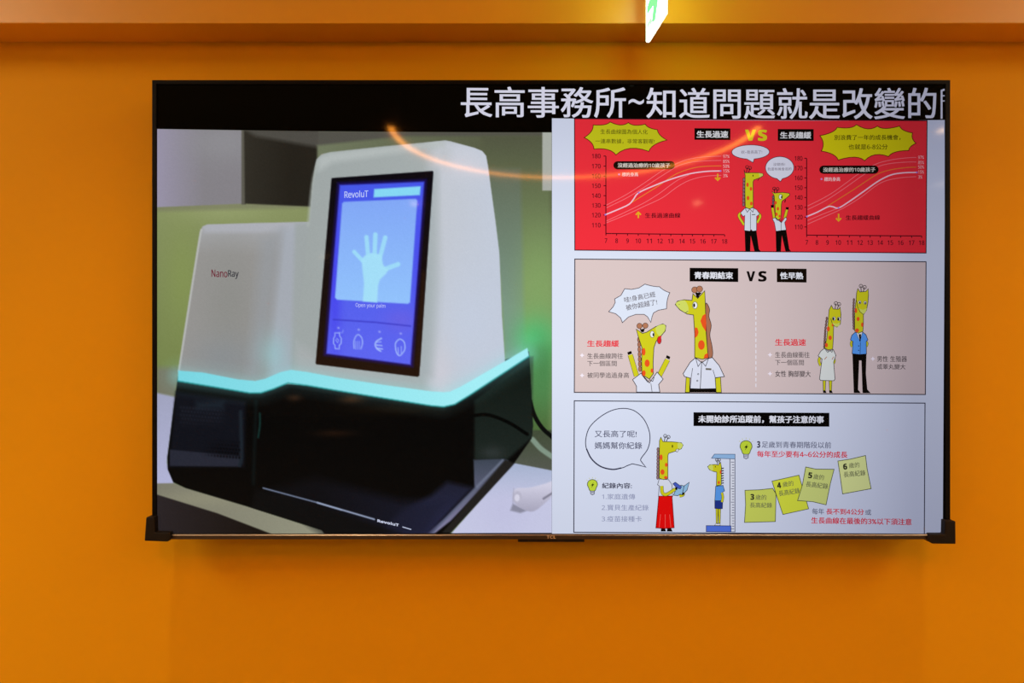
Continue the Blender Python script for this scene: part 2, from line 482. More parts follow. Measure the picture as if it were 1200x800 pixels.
# dark lower body with its tray
BODY = [(208.4, 440), (203, 480), (196, 534), (196.5, 548), (203, 563), (217.5, 570), (292.5, 593.5), (377, 621.5), (384, 630),
        (524, 630), (529, 625), (602, 545), (623, 515), (624.5, 500), (622, 450), (620, 412), (540, 440), (400, 440), (300, 440)]
paint(BODY, (9, 8, 7), 1.3)
bodym = mask(BODY, 1.3)
put(bodym * mask([(556, 470), (622, 418), (626, 512), (594, 540), (556, 540)], 4), ramp(440, (18, 26, 22), 520, (28, 36, 32), 1))
stroke([(553, 488), (572, 487), (596, 496), (618, 510)], 4, (6, 7, 6), 1.5)
blob(577, 532, 14, 8, (52, 58, 58), .7, bodym)
paint([(555, 540), (591, 539), (596, 541), (528, 612), (505, 630), (496, 630), (520, 610), (556, 573)], ramp(540, (62, 70, 84), 620, (128, 124, 158), 1), 2)
stroke([(589, 541), (556, 575), (506, 626)], 3, (116, 124, 146), 2, .7, False)
paint([(592, 540), (603, 544), (528, 626), (518, 626)], (34, 32, 30), 2.5)
paint([(524, 566), (555, 573), (500, 630), (440, 630), (470, 600), (505, 582)], ramp(566, (30, 32, 48), 626, (38, 40, 70), 1), 8)
paint([(370, 560), (470, 588), (520, 590), (500, 630), (384, 630), (312, 575)], ramp(370, (16, 16, 20), 500, (28, 30, 48)), 14, .8)
put(bodym * mask([(300, 572), (380, 596), (470, 626), (384, 630), (292, 597)], 6), (14, 14, 14), .9)
paint([(206, 458), (288, 470), (286, 546), (198, 545)], (18, 20, 28), 5, .9)
paint([(230, 470), (262, 470), (262, 478), (230, 478)], (34, 46, 56), 8, .6)
paint([(199, 525), (283, 534), (282, 546), (199, 544)], (40, 42, 54), 2, .95)
stroke([(282, 482), (283, 534), (281, 544)], 4, (28, 36, 44), 3)
for i in range(20):
    for j in range(13):
        x, y = 212 + i * 3.6 + (j % 2) * 1.8, 476 + j * 4.4 + i * .35
        if x < 281 and y < 541:
            low = min(1, max(0, (y - 512) / 12)) * min(1, max(0, (x - 236) / 22)); top = min(1, max(0, (500 - y) / 10)) * min(1, max(0, (266 - x) / 10))
            k = np.exp(-(((GX - x) / 1.25) ** 2 + ((GY - y) / 1.6) ** 2))
            if low > .05: put(k, (4, 4, 6), .9 * low)
            elif top > .05: put(k, (38, 42, 54), .55 * top)
stroke([(304.5, 484), (304.5, 498), (302.5, 512)], 2, (24, 62, 58), 2, .8)
stroke([(300, 470), (297, 566)], 3, (16, 24, 24), 4, .8, False)
stroke([(308.5, 571.3), (370, 588.6), (400, 598)], 1.6, (120, 132, 158), 1.2, .9, False)
stroke([(372, 589.2), (438.5, 609.4)], 1.9, (150, 162, 190), 1.2, .95, False)
blob(412, 468, 14, 5, (70, 40, 20), .7, bodym); blob(345, 466, 8, 4, (54, 36, 24), .8, bodym)
blob(392, 508, 22, 4, (34, 20, 12), .8, bodym); blob(465, 480, 50, 6, (26, 18, 10), .7, bodym)
# white upper shell: low block on the left
BANDT = [(208.9, 433.4), (237.7, 435.8), (278, 443.9), (299, 446), (311, 443.4), (328.7, 435.8), (341, 433.2), (360, 435.8), (395, 442.5), (450, 451.3), (505, 459), (520, 460), (527, 459.5), (540, 453.5), (591, 424), (618, 408)]
BANDB = [(208.3, 445.6), (250, 452.6), (292, 460), (306, 460), (320, 455.6), (337.4, 448.6), (360, 451.6), (395, 457.8), (450, 467), (505, 476), (520, 477.4), (533, 474.4), (550, 464), (620, 418)]
LOW = [(209, 437), (214, 400), (225, 330), (233, 280), (234.6, 271), (237.5, 266), (243, 263.6), (300, 261.5), (372, 259.5), (372, 450), (300, 450)]
paint(LOW, ramp(262, (166, 168, 172), 300, (150, 148, 146), 1), 1.3)
lowm = mask(LOW, 1.3)
blob(268, 360, 34, 70, (141, 141, 137), .85, lowm); blob(262, 420, 40, 26, (137, 142, 145), .8, lowm)
put(lowm * mask([(234, 262), (372, 258), (372, 271), (330, 272), (240, 273)], 6), (174, 176, 184), .85)
stroke([(209.5, 434), (215, 400), (226, 330), (234, 280), (236, 270)], 2.2, (186, 188, 186), 1.6, .9)
put(lowm * mask([(330, 268), (352, 262), (350, 440), (316, 446), (318, 380)], 12), (166, 172, 182), .9)
put(lowm * mask([(306, 280), (330, 270), (318, 380), (300, 440), (290, 440)], 16), (150, 154, 159), .7)
put(lowm * mask([(346, 262), (376, 258), (376, 450), (340, 450)], 6), (158, 165, 165), .95)
# tall tower
TOW = [(343, 450), (346, 400), (355, 330), (362, 262), (366, 215), (369, 195), (371, 186.5), (377, 180.3), (387, 177.8), (450, 170.5), (514, 164), (522, 163.2), (528, 164.2),
       (556, 171.8), (565, 175.5), (569.5, 181), (572, 195), (576, 225), (580.5, 258), (585, 295), (586.5, 330), (588, 370), (591, 412), (592, 430), (530, 465), (505, 464)]
paint(TOW, ramp(345, (158, 165, 164), 500, (164, 172, 172)), 1.3)
towm = mask(TOW, 1.3)
put(towm * mask([(505, 160), (600, 160), (600, 470), (505, 470), (512, 330)], 22), ramp(500, (196, 200, 208), 590, (196, 204, 220)), .95)
blob(545, 190, 26, 18, (206, 208, 218), .7, towm); blob(520, 180, 10, 16, (188, 193, 198), .8, towm)
blob(548, 380, 40, 70, (196, 206, 226), .6, towm); blob(516, 440, 14, 40, (204, 204, 214), .8, towm)
put(towm * mask([(372, 184), (388, 178), (520, 163), (520, 170), (390, 190), (374, 200)], 8), (182, 189, 188), .8)
put(towm * mask([(495, 205), (512, 200), (506, 440), (490, 445)], 14), (166, 176, 180), .8)
put(towm * mask([(346, 400), (372, 418), (490, 446), (500, 458), (345, 440)], 12), (172, 176, 178), .6)
stroke([(372, 190), (366, 215), (361, 264)], 3, (172, 180, 174), 3, .6)
# glowing cyan seam
for w, a in ((26, .16), (15, .25)):
    m = np.zeros(GX.shape)
    stroke([(208, 440), (292, 452), (305, 452), (340, 440), (430, 455), (518, 468), (560, 448), (618, 414)], w, (140, 232, 236), w, a, False)
blob(320, 415, 18, 24, (150, 200, 206), .55, lowm)
paint(BANDT + BANDB[::-1], ramp(210, (122, 214, 226), 560, (164, 238, 246)), 1.5)
stroke(BANDB, 1.6, (40, 150, 150), 1.8, .8, False)
# touch display on the tower
paint([(389.5, 208), (507, 199), (508, 200.5), (491.5, 440.5), (489.5, 442), (371, 427), (369.8, 425.5), (388.4, 209)], ramp(200, (10, 8, 16), 440, (38, 22, 12), 1), 1.3)
stroke([(496.5, 320), (489.5, 428)], 4, (46, 26, 14), 4, .7, False)
scr = [(398.3, 216.5), (497, 212), (481, 427.5), (382.7, 414.2)]
paint([(396, 214), (499.5, 209.5), (483.5, 430), (380, 416)], (36, 22, 150), 5, .7)
paint(scr, ramp(215, (70, 88, 232), 420, (94, 102, 240), 1), 2.2)
blob(392, 330, 8, 90, (64, 56, 236), .6, mask(scr, 2)); blob(490, 320, 6, 90, (72, 70, 236), .6, mask(scr, 2)); blob(470, 375, 20, 14, (112, 96, 222), .5, mask(scr, 2))
paint([(403, 236), (487, 232), (489, 234), (480.5, 354), (478, 355.8), (395, 351), (392.6, 348.6), (401, 238)], ramp(236, (130, 168, 246), 352, (146, 194, 252), 1), 2)
paint([(438.6, 220.8), (493, 217.2), (492, 227.6), (437.8, 230.6)], (134, 216, 244), 2)
h = xf(7.27, 390, 260); HC = (158, 220, 248)
for a, b, w in (((182, 252), (255, 330), 4.6), ((287, 126), (302, 300), 5.0), ((363, 104), (355, 300), 5.2), ((447, 130), (402, 300), 5.2), ((556, 358), (430, 405), 5.4)):
    stroke([h(*a), h(*b)], w, HC, 1.8, .92, False)
paint(h([(245, 318), (272, 285), (330, 262), (412, 275), (428, 360), (446, 385), (480, 396), (452, 440), (402, 490), (386, 540), (378, 686), (257, 676), (266, 520), (252, 400)]), (164, 224, 248), 2.2, .95)
stroke([(391, 374.3), (440, 377.6), (481, 382)], 1.6, (58, 56, 190), 1.8, .8, False)
ic = xf(8, 370, 340); IC = (166, 190, 252)
stroke(ic([(180, 400), (180, 430), (168, 450), (166, 500), (180, 515), (182, 548), (220, 550), (222, 515), (238, 500), (240, 450), (225, 430), (222, 400), (180, 400)]), 1.2, IC, 1.2, .85, False)
stroke(ic([(188, 470), (200, 452), (215, 470), (205, 492), (188, 470)]), .9, IC, 1.2, .7, False)
stroke(ic([(360, 545), (358, 480), (378, 430), (404, 418), (432, 450), (438, 500), (425, 548)]), 1.5, IC, 1.4, .75)
for q in (375, 392, 410): stroke(ic([(q, 552), (q, 480)]), 1.0, IC, 1.2, .6, False)
stroke(ic([(615, 452), (570, 480), (558, 515), (575, 550), (608, 572)]), 1.8, IC, 1.3, .9)
stroke(ic([(570, 515), (620, 520)]), 1.4, IC, 1.2, .9, False); stroke(ic([(575, 545), (625, 552)]), 1.6, IC, 1.2, .9, False); stroke(ic([(572, 488), (612, 485)]), 1.2, IC, 1.2, .8, False)
stroke(ic([(750, 560), (748, 500), (775, 465), (800, 462), (830, 490), (836, 550), (815, 590), (785, 615), (762, 595), (750, 560)]), 1.4, IC, 1.3, .9)
stroke(ic([(772, 540), (775, 600)]), 1.2, IC, 1.2, .7, False); stroke(ic([(802, 530), (802, 590)]), 1.2, IC, 1.2, .7, False)
for q in ((213, 353), (403, 370), (598, 390), (797, 407)): blob(*ic(*q), 1.4, 1.2, (170, 180, 250), .8)
stroke(ic([(225, 395), (250, 400), (258, 375)]), 1.0, IC, 1.4, .5, False)
# plug lying on the cloth
paint([(598, 600), (601, 592), (618, 600), (610, 603)], (138, 138, 158), 2.5)
paint([(601, 579), (606, 573.5), (620, 573), (638, 568.5), (648, 566), (648, 580), (640, 590), (625, 601), (612, 598), (602, 590)], ramp(570, (208, 206, 226), 600, (168, 166, 188), 1), 1.8, smooth=True)
paint(ellipse(606.5, 584, 5, 7), (184, 182, 202), 1.6); paint(ellipse(606, 585, 3, 4.2), (212, 210, 228), 1.4)
stroke([(602, 574), (601, 592)], 1, (160, 158, 180), 1.4, .7, False); stroke([(637, 586), (648, 579)], 2.4, (118, 116, 134), 1.6, .9, False)
# faint sensor grain on the whole picture
rng = np.random.default_rng(4)
IMG = np.clip(IMG + rng.normal(0, 1.2, IMG.shape[:2])[..., None], 0, 255)

ny, nx = IMG.shape[:2]
pv = [P3(GX[j, i], GY[j, i], 1e-4) for j in range(ny) for i in range(nx)]
pf = [(j * nx + i, j * nx + i + 1, (j + 1) * nx + i + 1, (j + 1) * nx + i) for j in range(ny - 1) for i in range(nx - 1)]
pc = [tuple(q) for q in np.concatenate([lin(IMG).reshape(-1, 3), np.ones((ny * nx, 1))], 1)]
ph = Sheet(1.5e-4, shade=False)
ph.text('Nano', 247.8, 316, 266.6, 324.6, (112, 44, 58), .012, dy=.6)
ph.text('Ray', 267.2, 316.6, 279.8, 326.6, (58, 58, 64), .012, dy=.4)
ph.text('RevoluT', 403.6, 223.4, 431.6, 231.6, (188, 200, 250), .01, dy=-1.4)
ph.text('Open your palm', 416.8, 354.6, 451.6, 360.8, (196, 204, 252), 0.0, dy=1.2)
ph.text('RevoluT', 442.2, 609.2, 467.4, 612.6, (196, 202, 226), .03, dy=5.6)
ph.line([(471.6, 618.6), (482, 621.8)], 1.3, (170, 178, 204))
o = ph.build('device_photograph', screen, (pv, pf, pc)); o['label'] = 'picture of a white scanner with a cyan light band'

# ------------------------------------------------------------------ scrolling caption
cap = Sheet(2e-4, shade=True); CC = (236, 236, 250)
cap.text('長高事務所', 540, 99.2, 733.6, 135.6, CC, .008, dy=.6)
cap.text('~', 736.6, 114, 754.6, 120.6, CC, .016)
cap.text('知道問題就是改變的', 757.4, 100.6, 1097.2, 137.0, (240, 240, 253), .008, dy=4.6)
cap.line([(1103.3, 141.5), (1103.3, 109), (1106.9, 107.6)], 2.2, (240, 240, 253))
cap.line([(1103.4, 115), (1106.9, 114.8)], 1.4, (240, 240, 253)); cap.line([(1103.4, 121), (1106.9, 120.8)], 1.4, (240, 240, 253))
o = cap.build('scrolling_caption', screen); o['label'] = 'white caption running over black'

# ------------------------------------------------------------------ white poster page
WHITE = (222, 229, 247); INK = (34, 30, 38)
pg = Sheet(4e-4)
pg.grid((646.8, 136.6), (1107.6, 143.0), (1104.6, 629), (646.8, 629), WHITE, 40, 24)
o = pg.build('poster_page', screen); o['label'] = 'white poster page'

Y_ = (214, 210, 34); OR = (240, 88, 36); SHIRT = (222, 228, 240); BLK = (14, 10, 8); MANE = (112, 92, 92); BROWN = (176, 116, 88); PALE = (214, 224, 104)

def horns(s, q, pts, r, col=(40, 30, 30), stem=(30, 22, 22), filled=None):
    """little knobbed horns: stem from root to knob"""
    for (rx, ry), (kx, ky) in pts:
        s.line([q(rx, ry), q(kx, ky)], .9, stem)
        c = q(kx, ky)
        if filled: s.shape(ellipse(*c, r, r), filled, stem, .5)
        else: s.line(ellipse(*c, r, r, 12), .7, col, True)

def spots(s, q, L, col=OR):
    for e in L: s.fill(ellipse(*q(e[0], e[1]), e[2] / q.s, e[3] / q.s, 16), col)

def limb(s, q, pts, w, col=Y_, ink=INK, smooth=True):
    p = [q(*a) for a in pts]
    if smooth and len(p) > 2: p = spline(p, False, 4)
    s.line(p, w / q.s + .9, ink); s.line(p, w / q.s, col)

def wavy(s, q, pts, w, col=MANE, ink=INK):
    """scalloped mane along a line"""
    p = [np.array(q(*a)) for a in pts]
    for a, b in zip(p[:-1], p[1:]):
        n = max(2, int(np.hypot(*(b - a)) / (w * 1.5)))
        for i in range(n):
            c = a + (b - a) * (i + .5) / n
            s.shape(ellipse(c[0], c[1], w * .55, w * .95, 12), col, ink, .45)

# ------------------------------------------------------------------ red panel: growth charts
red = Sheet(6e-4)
TL, TR, BR, BL = (673.2, 137.2), (1086.2, 143.4), (1085.0, 297.0), (673.6, 292.4)
red.grid(TL, TR, BR, BL, (246, 50, 62), 40, 16)
red.line([TL, TR, BR, BL], 1.1, (60, 24, 34), True)
YB_ = (206, 204, 30); TXT = (66, 58, 20)
a = burst([(684.6, 159.5), (695.1, 144.6), (714.9, 141.1), (736.4, 142), (756.1, 143.9), (770.4, 150.6), (781.4, 162.8), (760.3, 176), (721.7, 180), (696, 173)], .16)
red.shape(a, YB_, (110, 26, 14), .9)
red.text('生長曲線圖為個人化', 703.6, 149.6, 759, 155.4, TXT, 0, dy=.4)
red.text('一連串數據，非常客觀喔!', 697.6, 160.8, 767, 166.6, TXT, 0, dy=.6)
a = burst([(960.6, 159.1), (980.9, 149.6), (1003.4, 146.7), (1028.1, 148.8), (1054, 149.2), (1069.2, 157.4), (1073.1, 169.5), (1064.7, 177.7), (1041, 184.4), (1013, 189), (982, 187.8), (962.3, 177.1)], .17)
red.shape(a, (226, 214, 20), (110, 26, 14), .9)
red.text('別浪費了一年的成長機會，', 977.5, 158.4, 1055, 164.6, (64, 58, 12), .006, dy=.8)
red.text('也就是6-8公分', 994, 169.4, 1040, 175.8, (64, 58, 12), .006, dy=.4)
# headline plates
red.fill([(813.7, 149.0), (855.8, 149.6), (855.8, 163.2), (813.7, 162.6)], (10, 6, 4)); red.text('生長過速', 816.2, 152.0, 853.2, 160.2, (238, 238, 238), .02, dy=.4)
red.fill([(911.3, 150.8), (953.3, 151.4), (953.3, 165.2), (911.3, 164.6)], (10, 6, 4)); red.text('生長趨緩', 914, 154.0, 950.4, 162.0, (240, 240, 240), .02, dy=.4)
red.text('V', 873, 151.2, 885.6, 164.2, (222, 214, 34), .03); red.text('S', 888, 151.4, 898.6, 164.6, (222, 214, 34), .03)

def chart(q, ax, ay0, ay1, ex, ey, ys, xs, lx0, lx1, xl, curves, main, dots, pct, px0, px1, pl, pilltxt, bul, bult, cap_, capbox, arrow, arrow_up):
    K = (70, 10, 22)
    red.line([q(ax, ay0), q(ax, ay1), q(ex, ey)], 1.1, K)
    for i, y in enumerate(ys):
        x_, y_ = q(ax, y); red.line([(x_ - 2.8, y_), (x_, y_)], 1.0, K)
        red.text(str(180 - 10 * i), lx0, y_ - 2.7, lx1, y_ + 2.7, (78, 14, 26), .012)
    for i, x in enumerate(xs):
        t = (x - xs[0]) / (xs[-1] - xs[0]); x_, y_ = q(x, ay1 + (ey - ay1) * t); red.line([(x_, y_), (x_, y_ + 2.4)], 1.0, K)
        w = 1.5 if i < 3 else 3.2
        yy = q(0, xl)[1] + t * 1.2
        red.text(str(7 + i), x_ - w, yy - 2.7, x_ + w, yy + 2.7, (78, 14, 26), .012)
    for c, col, w in curves: red.line(spline(q(c), False, 4), w, col)
    red.line(spline(q(main), False, 5), 1.5, (248, 202, 216))
    for d in dots: red.fill(ellipse(*q(*d), 1.1, 1.1, 10), (176, 130, 220))
    for y, t in pct: red.text(t, px0, q(0, y)[1] - 1.9, px1 if len(t) > 2 else px1 - 2, q(0, y)[1] + 1.9, (255, 206, 206), .0)
    red.fill(pl, (12, 8, 6)); red.text('沒經過治療的10歲孩子', *pilltxt, (236, 228, 214), .012, dy=.4)
    red.fill(ellipse(*q(*bul), 1.2, 1.2, 10), (216, 140, 210)); red.text('標的身高', *bult, (255, 214, 214), .012)
    x, y0, y1 = arrow; AY = (236, 178, 34)
    red.line([(x, y0), (x, y1)], 1.7, AY)
    red.line([(x - 3, y0 + 3), (x, y0), (x + 3, y0 + 3)] if arrow_up else [(x - 3, y1 - 3), (x, y1), (x + 3, y1 - 3)], 1.7, AY)
    red.text(cap_, *capbox, (70, 10, 20), .01)

PINKL = (255, 116, 124); YL = (242, 138, 50)
q3 = xf(4.705, 660, 130)
chart(q3, 235, 242, 672, 888, 680, [242, 298, 353, 407, 462, 516, 570, 626], [235, 294, 354, 413, 473, 533, 592, 654, 711, 769, 829, 888], 693.6, 703.8, 712,
      [([(238, 515), (350, 455), (450, 390), (545, 325), (620, 288), (690, 262), (780, 250), (870, 246)], PINKL, .8),
       ([(238, 530), (350, 475), (440, 420), (520, 368), (580, 330), (630, 300), (700, 280), (780, 272), (870, 270)], PINKL, .8),
       ([(370, 505), (450, 455), (530, 405), (590, 362), (640, 335), (710, 312), (780, 302), (870, 300)], YL, .9),
       ([(238, 603), (350, 550), (450, 500), (530, 450), (590, 405), (640, 372), (690, 350)], PINKL, .8),
       ([(238, 613), (350, 567), (450, 520), (545, 475), (620, 420), (680, 385), (740, 365), (800, 355), (870, 352)], PINKL, .8)],
      [(232, 568), (300, 540), (360, 512), (385, 485), (415, 447), (500, 408), (600, 370), (700, 342), (790, 330), (870, 328)], [(232, 568), (415, 447), (866, 328)],
      [(248, '97%'), (275, '85%'), (302, '50%'), (328, '15%'), (354, '3%')], 847, 854.4, pill(718.6, 187.8, 790.6, 197.4),
      (723.6, 189.8, 785, 195.2), (307, 345), (728.6, 201.0, 747.6, 205.8), '生長過速曲線', (755.6, 248.8, 797, 254.8), (747.8, 248, 254.8), True)
x_, y_ = 840.6, 203
red.line([(x_, y_), (x_, 210.6)], 1.7, (236, 178, 34)); red.line([(x_ - 3, 207.6), (x_, 210.6), (x_ + 3, 207.6)], 1.7, (236, 178, 34))
q4 = xf(4.704, 880, 130)
chart(q4, 304, 262, 685, 935, 693, [262, 316, 370, 424, 478, 532, 586, 640], [304, 360, 418, 477, 538, 597, 652, 708, 763, 820, 880, 935], 930.6, 939.8, 725,
      [([(308, 525), (380, 490), (450, 450), (520, 400), (590, 350), (680, 300), (760, 278), (840, 268), (905, 265)], PINKL, .8),
       ([(308, 545), (400, 500), (480, 450), (560, 395), (615, 357), (690, 315), (760, 297), (850, 290), (905, 290)], PINKL, .8),
       ([(420, 525), (500, 475), (580, 425), (640, 385), (700, 350), (770, 330), (850, 320), (905, 318)], (236, 128, 44), .9),
       ([(308, 605), (380, 575), (450, 548), (478, 537)], PINKL, .8),
       ([(308, 625), (400, 585), (500, 540), (600, 480), (680, 420), (740, 390), (820, 375), (905, 370)], PINKL, .8)],
      [(304, 583), (360, 560), (420, 530), (445, 530), (478, 537), (540, 500), (620, 445), (700, 390), (770, 358), (840, 348), (908, 347)], [(304, 583), (478, 537), (908, 347)],
      [(265, '97%'), (293, '85%'), (318, '50%'), (345, '15%'), (372, '3%')], 1074.6, 1081.4, pill(959, 194.6, 1028.4, 204.2, .6),
      (963.4, 196.8, 1024.6, 202.2), (384, 378), (964.6, 208.2, 983.4, 213), '生長趨緩曲線', (990, 252.8, 1030, 258.6), (981.6, 251, 259.2), False)
# speech bubbles
b1 = [p for p in ellipse(878.7, 178, 22, 8.3, 32)]
b1 = [(881.6, 190.4) if abs(p[0] - 880.5) < 2.3 and p[1] > 180 else p for p in b1]
red.shape(b1, (226, 226, 240), (80, 34, 50), .7); red.text('欸~我長高了!', 867.8, 176, 892.2, 180.2, (120, 110, 124), 0)
b2 = [(913.6, 213) if abs(p[0] - 913) < 2 and p[1] > 200 else p for p in ellipse(912.7, 196.7, 16.6, 13, 32)]
red.shape(b2, (228, 228, 242), (80, 34, 50), .7); red.text('沒關係!', 905, 191, 919, 194.6, (120, 110, 124), 0); red.text('我還有機會追的', 898.4, 196.4, 926.6, 200, (120, 110, 124), 0)
# two giraffe children in white shirts
g = xf(6.667, 850, 180)
wavy(red, g, [(140, 190), (136, 410)], 2.6, (150, 110, 116))
limb(red, g, [(112, 462), (101, 490), (140, 556)], 16); limb(red, g, [(250, 462), (266, 492), (242, 540)], 16)
red.shape(g([(150, 760), (145, 600), (236, 600), (256, 748), (270, 762), (222, 764), (192, 640), (188, 764), (150, 764)]), BLK)
red.shape(g([(146, 426), (112, 462), (134, 492), (146, 482), (142, 600), (185, 606), (196, 594), (206, 606), (237, 602), (238, 490), (262, 472), (240, 440), (214, 424)]), SHIRT, INK, .6)
red.shape(g([(140, 125), (152, 150), (200, 149), (252, 150), (288, 158), (290, 172), (262, 190), (216, 206), (210, 222), (212, 418), (182, 432), (150, 420), (147, 300), (149, 170)]), Y_, INK, .7)
red.shape(g([(255, 152), (286, 158), (288, 172), (262, 186)]), PALE)
spots(red, g, [(167, 243, 10, 17), (194, 275, 10, 15), (171, 347, 11, 17), (197, 390, 11, 15)])
horns(red, g, [((160, 148), (164, 105)), ((176, 148), (186, 112))], 1.9)
red.fill(ellipse(*g(210, 172), .6, 1.2, 8), BLK); red.line(g([(258, 192), (246, 212)]), .6, INK)
red.line(g([(190, 455), (190, 600)]), .5, INK); red.line(g([(150, 430), (165, 458), (186, 432), (208, 458), (216, 428)]), .6, INK); red.line(g([(200, 478), (228, 476)]), .9, (90, 80, 80))
wavy(red, g, [(366, 330), (366, 400)], 2.0, (120, 100, 110)); 
limb(red, g, [(360, 418), (374, 505)], 17, smooth=False); limb(red, g, [(474, 440), (456, 506)], 17, smooth=False)
red.fill(g([(348, 402), (372, 402), (372, 424), (350, 424)]), BLK); red.fill(g([(464, 420), (488, 420), (486, 440), (466, 438)]), BLK)
red.shape(g([(390, 764), (386, 604), (468, 598), (492, 748), (506, 764), (462, 764), (434, 640), (426, 764)]), BLK)
red.shape(g([(382, 502), (360, 510), (376, 540), (388, 608), (428, 602), (468, 598), (456, 540), (474, 512), (462, 498), (430, 540)]), SHIRT, INK, .6)
red.shape(g([(356, 295), (376, 310), (440, 305), (492, 312), (496, 326), (468, 350), (436, 372), (430, 400), (426, 505), (406, 520), (384, 500), (380, 400), (374, 330)]), Y_, INK, .7)
red.shape(ellipse(*g(424, 340), 2.0, 3.0, 14), (238, 238, 240), INK, .5); red.fill(ellipse(*g(432, 342), .8, 1.5, 10), BLK)
spots(red, g, [(386, 385, 9, 14), (403, 432, 10, 14), (392, 475, 10, 14), (416, 490, 8, 12)])
horns(red, g, [((378, 308), (374, 275)), ((394, 308), (400, 278))], 1.8)
red.line(g([(462, 360), (456, 384)]), 1.2, (90, 20, 20)); red.line(g([(428, 520), (428, 600)]), .5, INK)
red.line(g([(384, 506), (398, 524), (410, 516), (424, 530), (436, 508)]), .5, INK)
o = red.build('growth_chart_panel', screen); o['label'] = 'red panel with two growth charts'

# ------------------------------------------------------------------ pink panel: two comparisons
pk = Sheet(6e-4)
TL, TR, BR, BL = (673.6, 303.0), (1085.0, 307.2), (1084.2, 461.2), (673.0, 460.4)
pk.grid(TL, TR, BR, BL, (222, 202, 200), 40, 12)
pk.line([TL, TR, BR, BL], 1.1, (54, 44, 56), True)
pk.fill([(808.1, 313.4), (865, 314), (865, 330.2), (808.1, 329.4)], (8, 5, 4)); pk.text('青春期結束', 813.5, 318.0, 859, 326.4, (236, 238, 246), .025, dy=.4)
pk.text('V', 874.7, 317.6, 884.8, 329.4, (18, 12, 10), .02); pk.text('S', 888.4, 317.4, 898.2, 329.8, (18, 12, 10), .02)
pk.fill([(910.2, 314.4), (945, 314.8), (945, 331), (910.2, 330.4)], (22, 13, 6)); pk.text('性早熟', 914, 318.8, 941.2, 327, (240, 242, 248), .025, dy=.2)
for i in range(16): pk.line([(885.6, 350.5 + i * 6.6), (885.6, 354.6 + i * 6.6)], 1.2, (240, 236, 244))
TR_ = (236, 56, 70); TG = (104, 94, 96); GR = (92, 82, 84)
pk.text('生長趨緩', 688, 398.8, 725.4, 406.6, TR_, .018)
pk.text('生長曲線跨往', 688.1, 414.0, 730, 420.8, GR, .004); pk.text('下一個區間', 688.1, 423, 722.6, 429.4, GR, .004); pk.text('被同學追過身高', 688.1, 436.8, 737, 443.4, GR, .004)
pk.text('生長過速', 908, 397, 944.2, 405, TR_, .018)
pk.text('生長曲線衝往', 908, 412.2, 948.5, 419.2, GR, .004); pk.text('下一個區間', 908, 421.4, 941.7, 427.9, GR, .004); pk.text('女性 胸部變大', 908, 434.2, 949.8, 441.6, GR, .008)
pk.text('男性 生殖器', 1027.3, 416.6, 1062.4, 423.4, GR, .006); pk.text('或睪丸變大', 1027.3, 426, 1060.7, 432.2, GR, .006)
for bx, by in ((682, 416.6), (682, 440.4), (902, 415.7), (902, 437.9), (1022.4, 420)):
    pk.fill([(bx - 2.8, by), (bx - .9, by - .9), (bx, by - 2.8), (bx + .9, by - .9), (bx + 2.8, by), (bx + .9, by + .9), (bx, by + 2.8), (bx - .9, by + .9)], (250, 240, 252))
c = xf(5.714, 675, 320)
pk.shape(burst(c([(460, 72), (558, 90), (627, 130), (605, 238)]), .07)[:-6] + c([(605, 238), (550, 248), (518, 266), (508, 292), (500, 330), (478, 292), (455, 276), (400, 276), (350, 294), (310, 332), (298, 300), (265, 272), (218, 258), (248, 225), (262, 195), (258, 172), (300, 148), (325, 103), (370, 108), (420, 98)]), (226, 234, 250), (80, 70, 80), .8)
pk.text('哇!身高已經', 731, 344.6, 768, 351.2, (100, 92, 100), .004, rot=11); pk.text('被你超越了!', 733, 353.6, 770, 360.4, (100, 92, 100), .004, rot=11)
# giraffe with raised arms
wavy(pk, c, [(420, 430), (428, 660)], 3.4, BROWN)
limb(pk, c, [(362, 548), (404, 692)], 30, smooth=False); limb(pk, c, [(612, 580), (556, 690)], 30, smooth=False)
pk.fill(c([(342, 532), (368, 522), (374, 540), (348, 550)]), BLK); pk.fill(c([(606, 550), (630, 562), (624, 580), (600, 568)]), BLK)
pk.shape(c([(434, 672), (378, 716), (404, 760), (404, 800), (560, 800), (552, 748), (582, 712), (542, 664), (490, 738)]), (226, 230, 246), INK, .8)
hd = c([(402, 376), (444, 404), (472, 396), (530, 360), (580, 340), (600, 352), (596, 388), (562, 428), (536, 456), (520, 500), (515, 600), (516, 676), (490, 712), (440, 682), (438, 590), (440, 500), (420, 440)])
pk.shape(hd, Y_, INK, .8)
pk.shape(spline(c([(534, 362), (578, 343), (597, 354), (592, 386), (562, 420), (540, 402)]), True, 4), PALE)
pk.shape(ellipse(*c(509, 410), 2.5, 3.9, 16), (242, 242, 244), INK, .5); pk.fill(ellipse(*c(516, 412), .9, 2.0, 10), BLK)
pk.shape(ellipse(*c(556, 450), 2.4, 4.4, 16), (222, 40, 44), INK, .5); pk.shape(c([(546, 432), (562, 420), (572, 424), (568, 436)]), (222, 40, 44))
spots(pk, c, [(452, 528, 12, 26), (475, 605, 17, 25), (453, 672, 12, 20), (507, 655, 9, 15)])
pk.fill(c([(424, 378), (456, 372), (446, 400)]), BLK)
horns(pk, c, [((438, 395), (424, 354)), ((450, 395), (463, 352))], 3.2, filled=(184, 124, 92))
pk.line(c([(440, 684), (478, 732), (494, 716), (512, 728), (522, 700)]), .7, INK); pk.line(c([(500, 740), (508, 800)]), .6, INK)
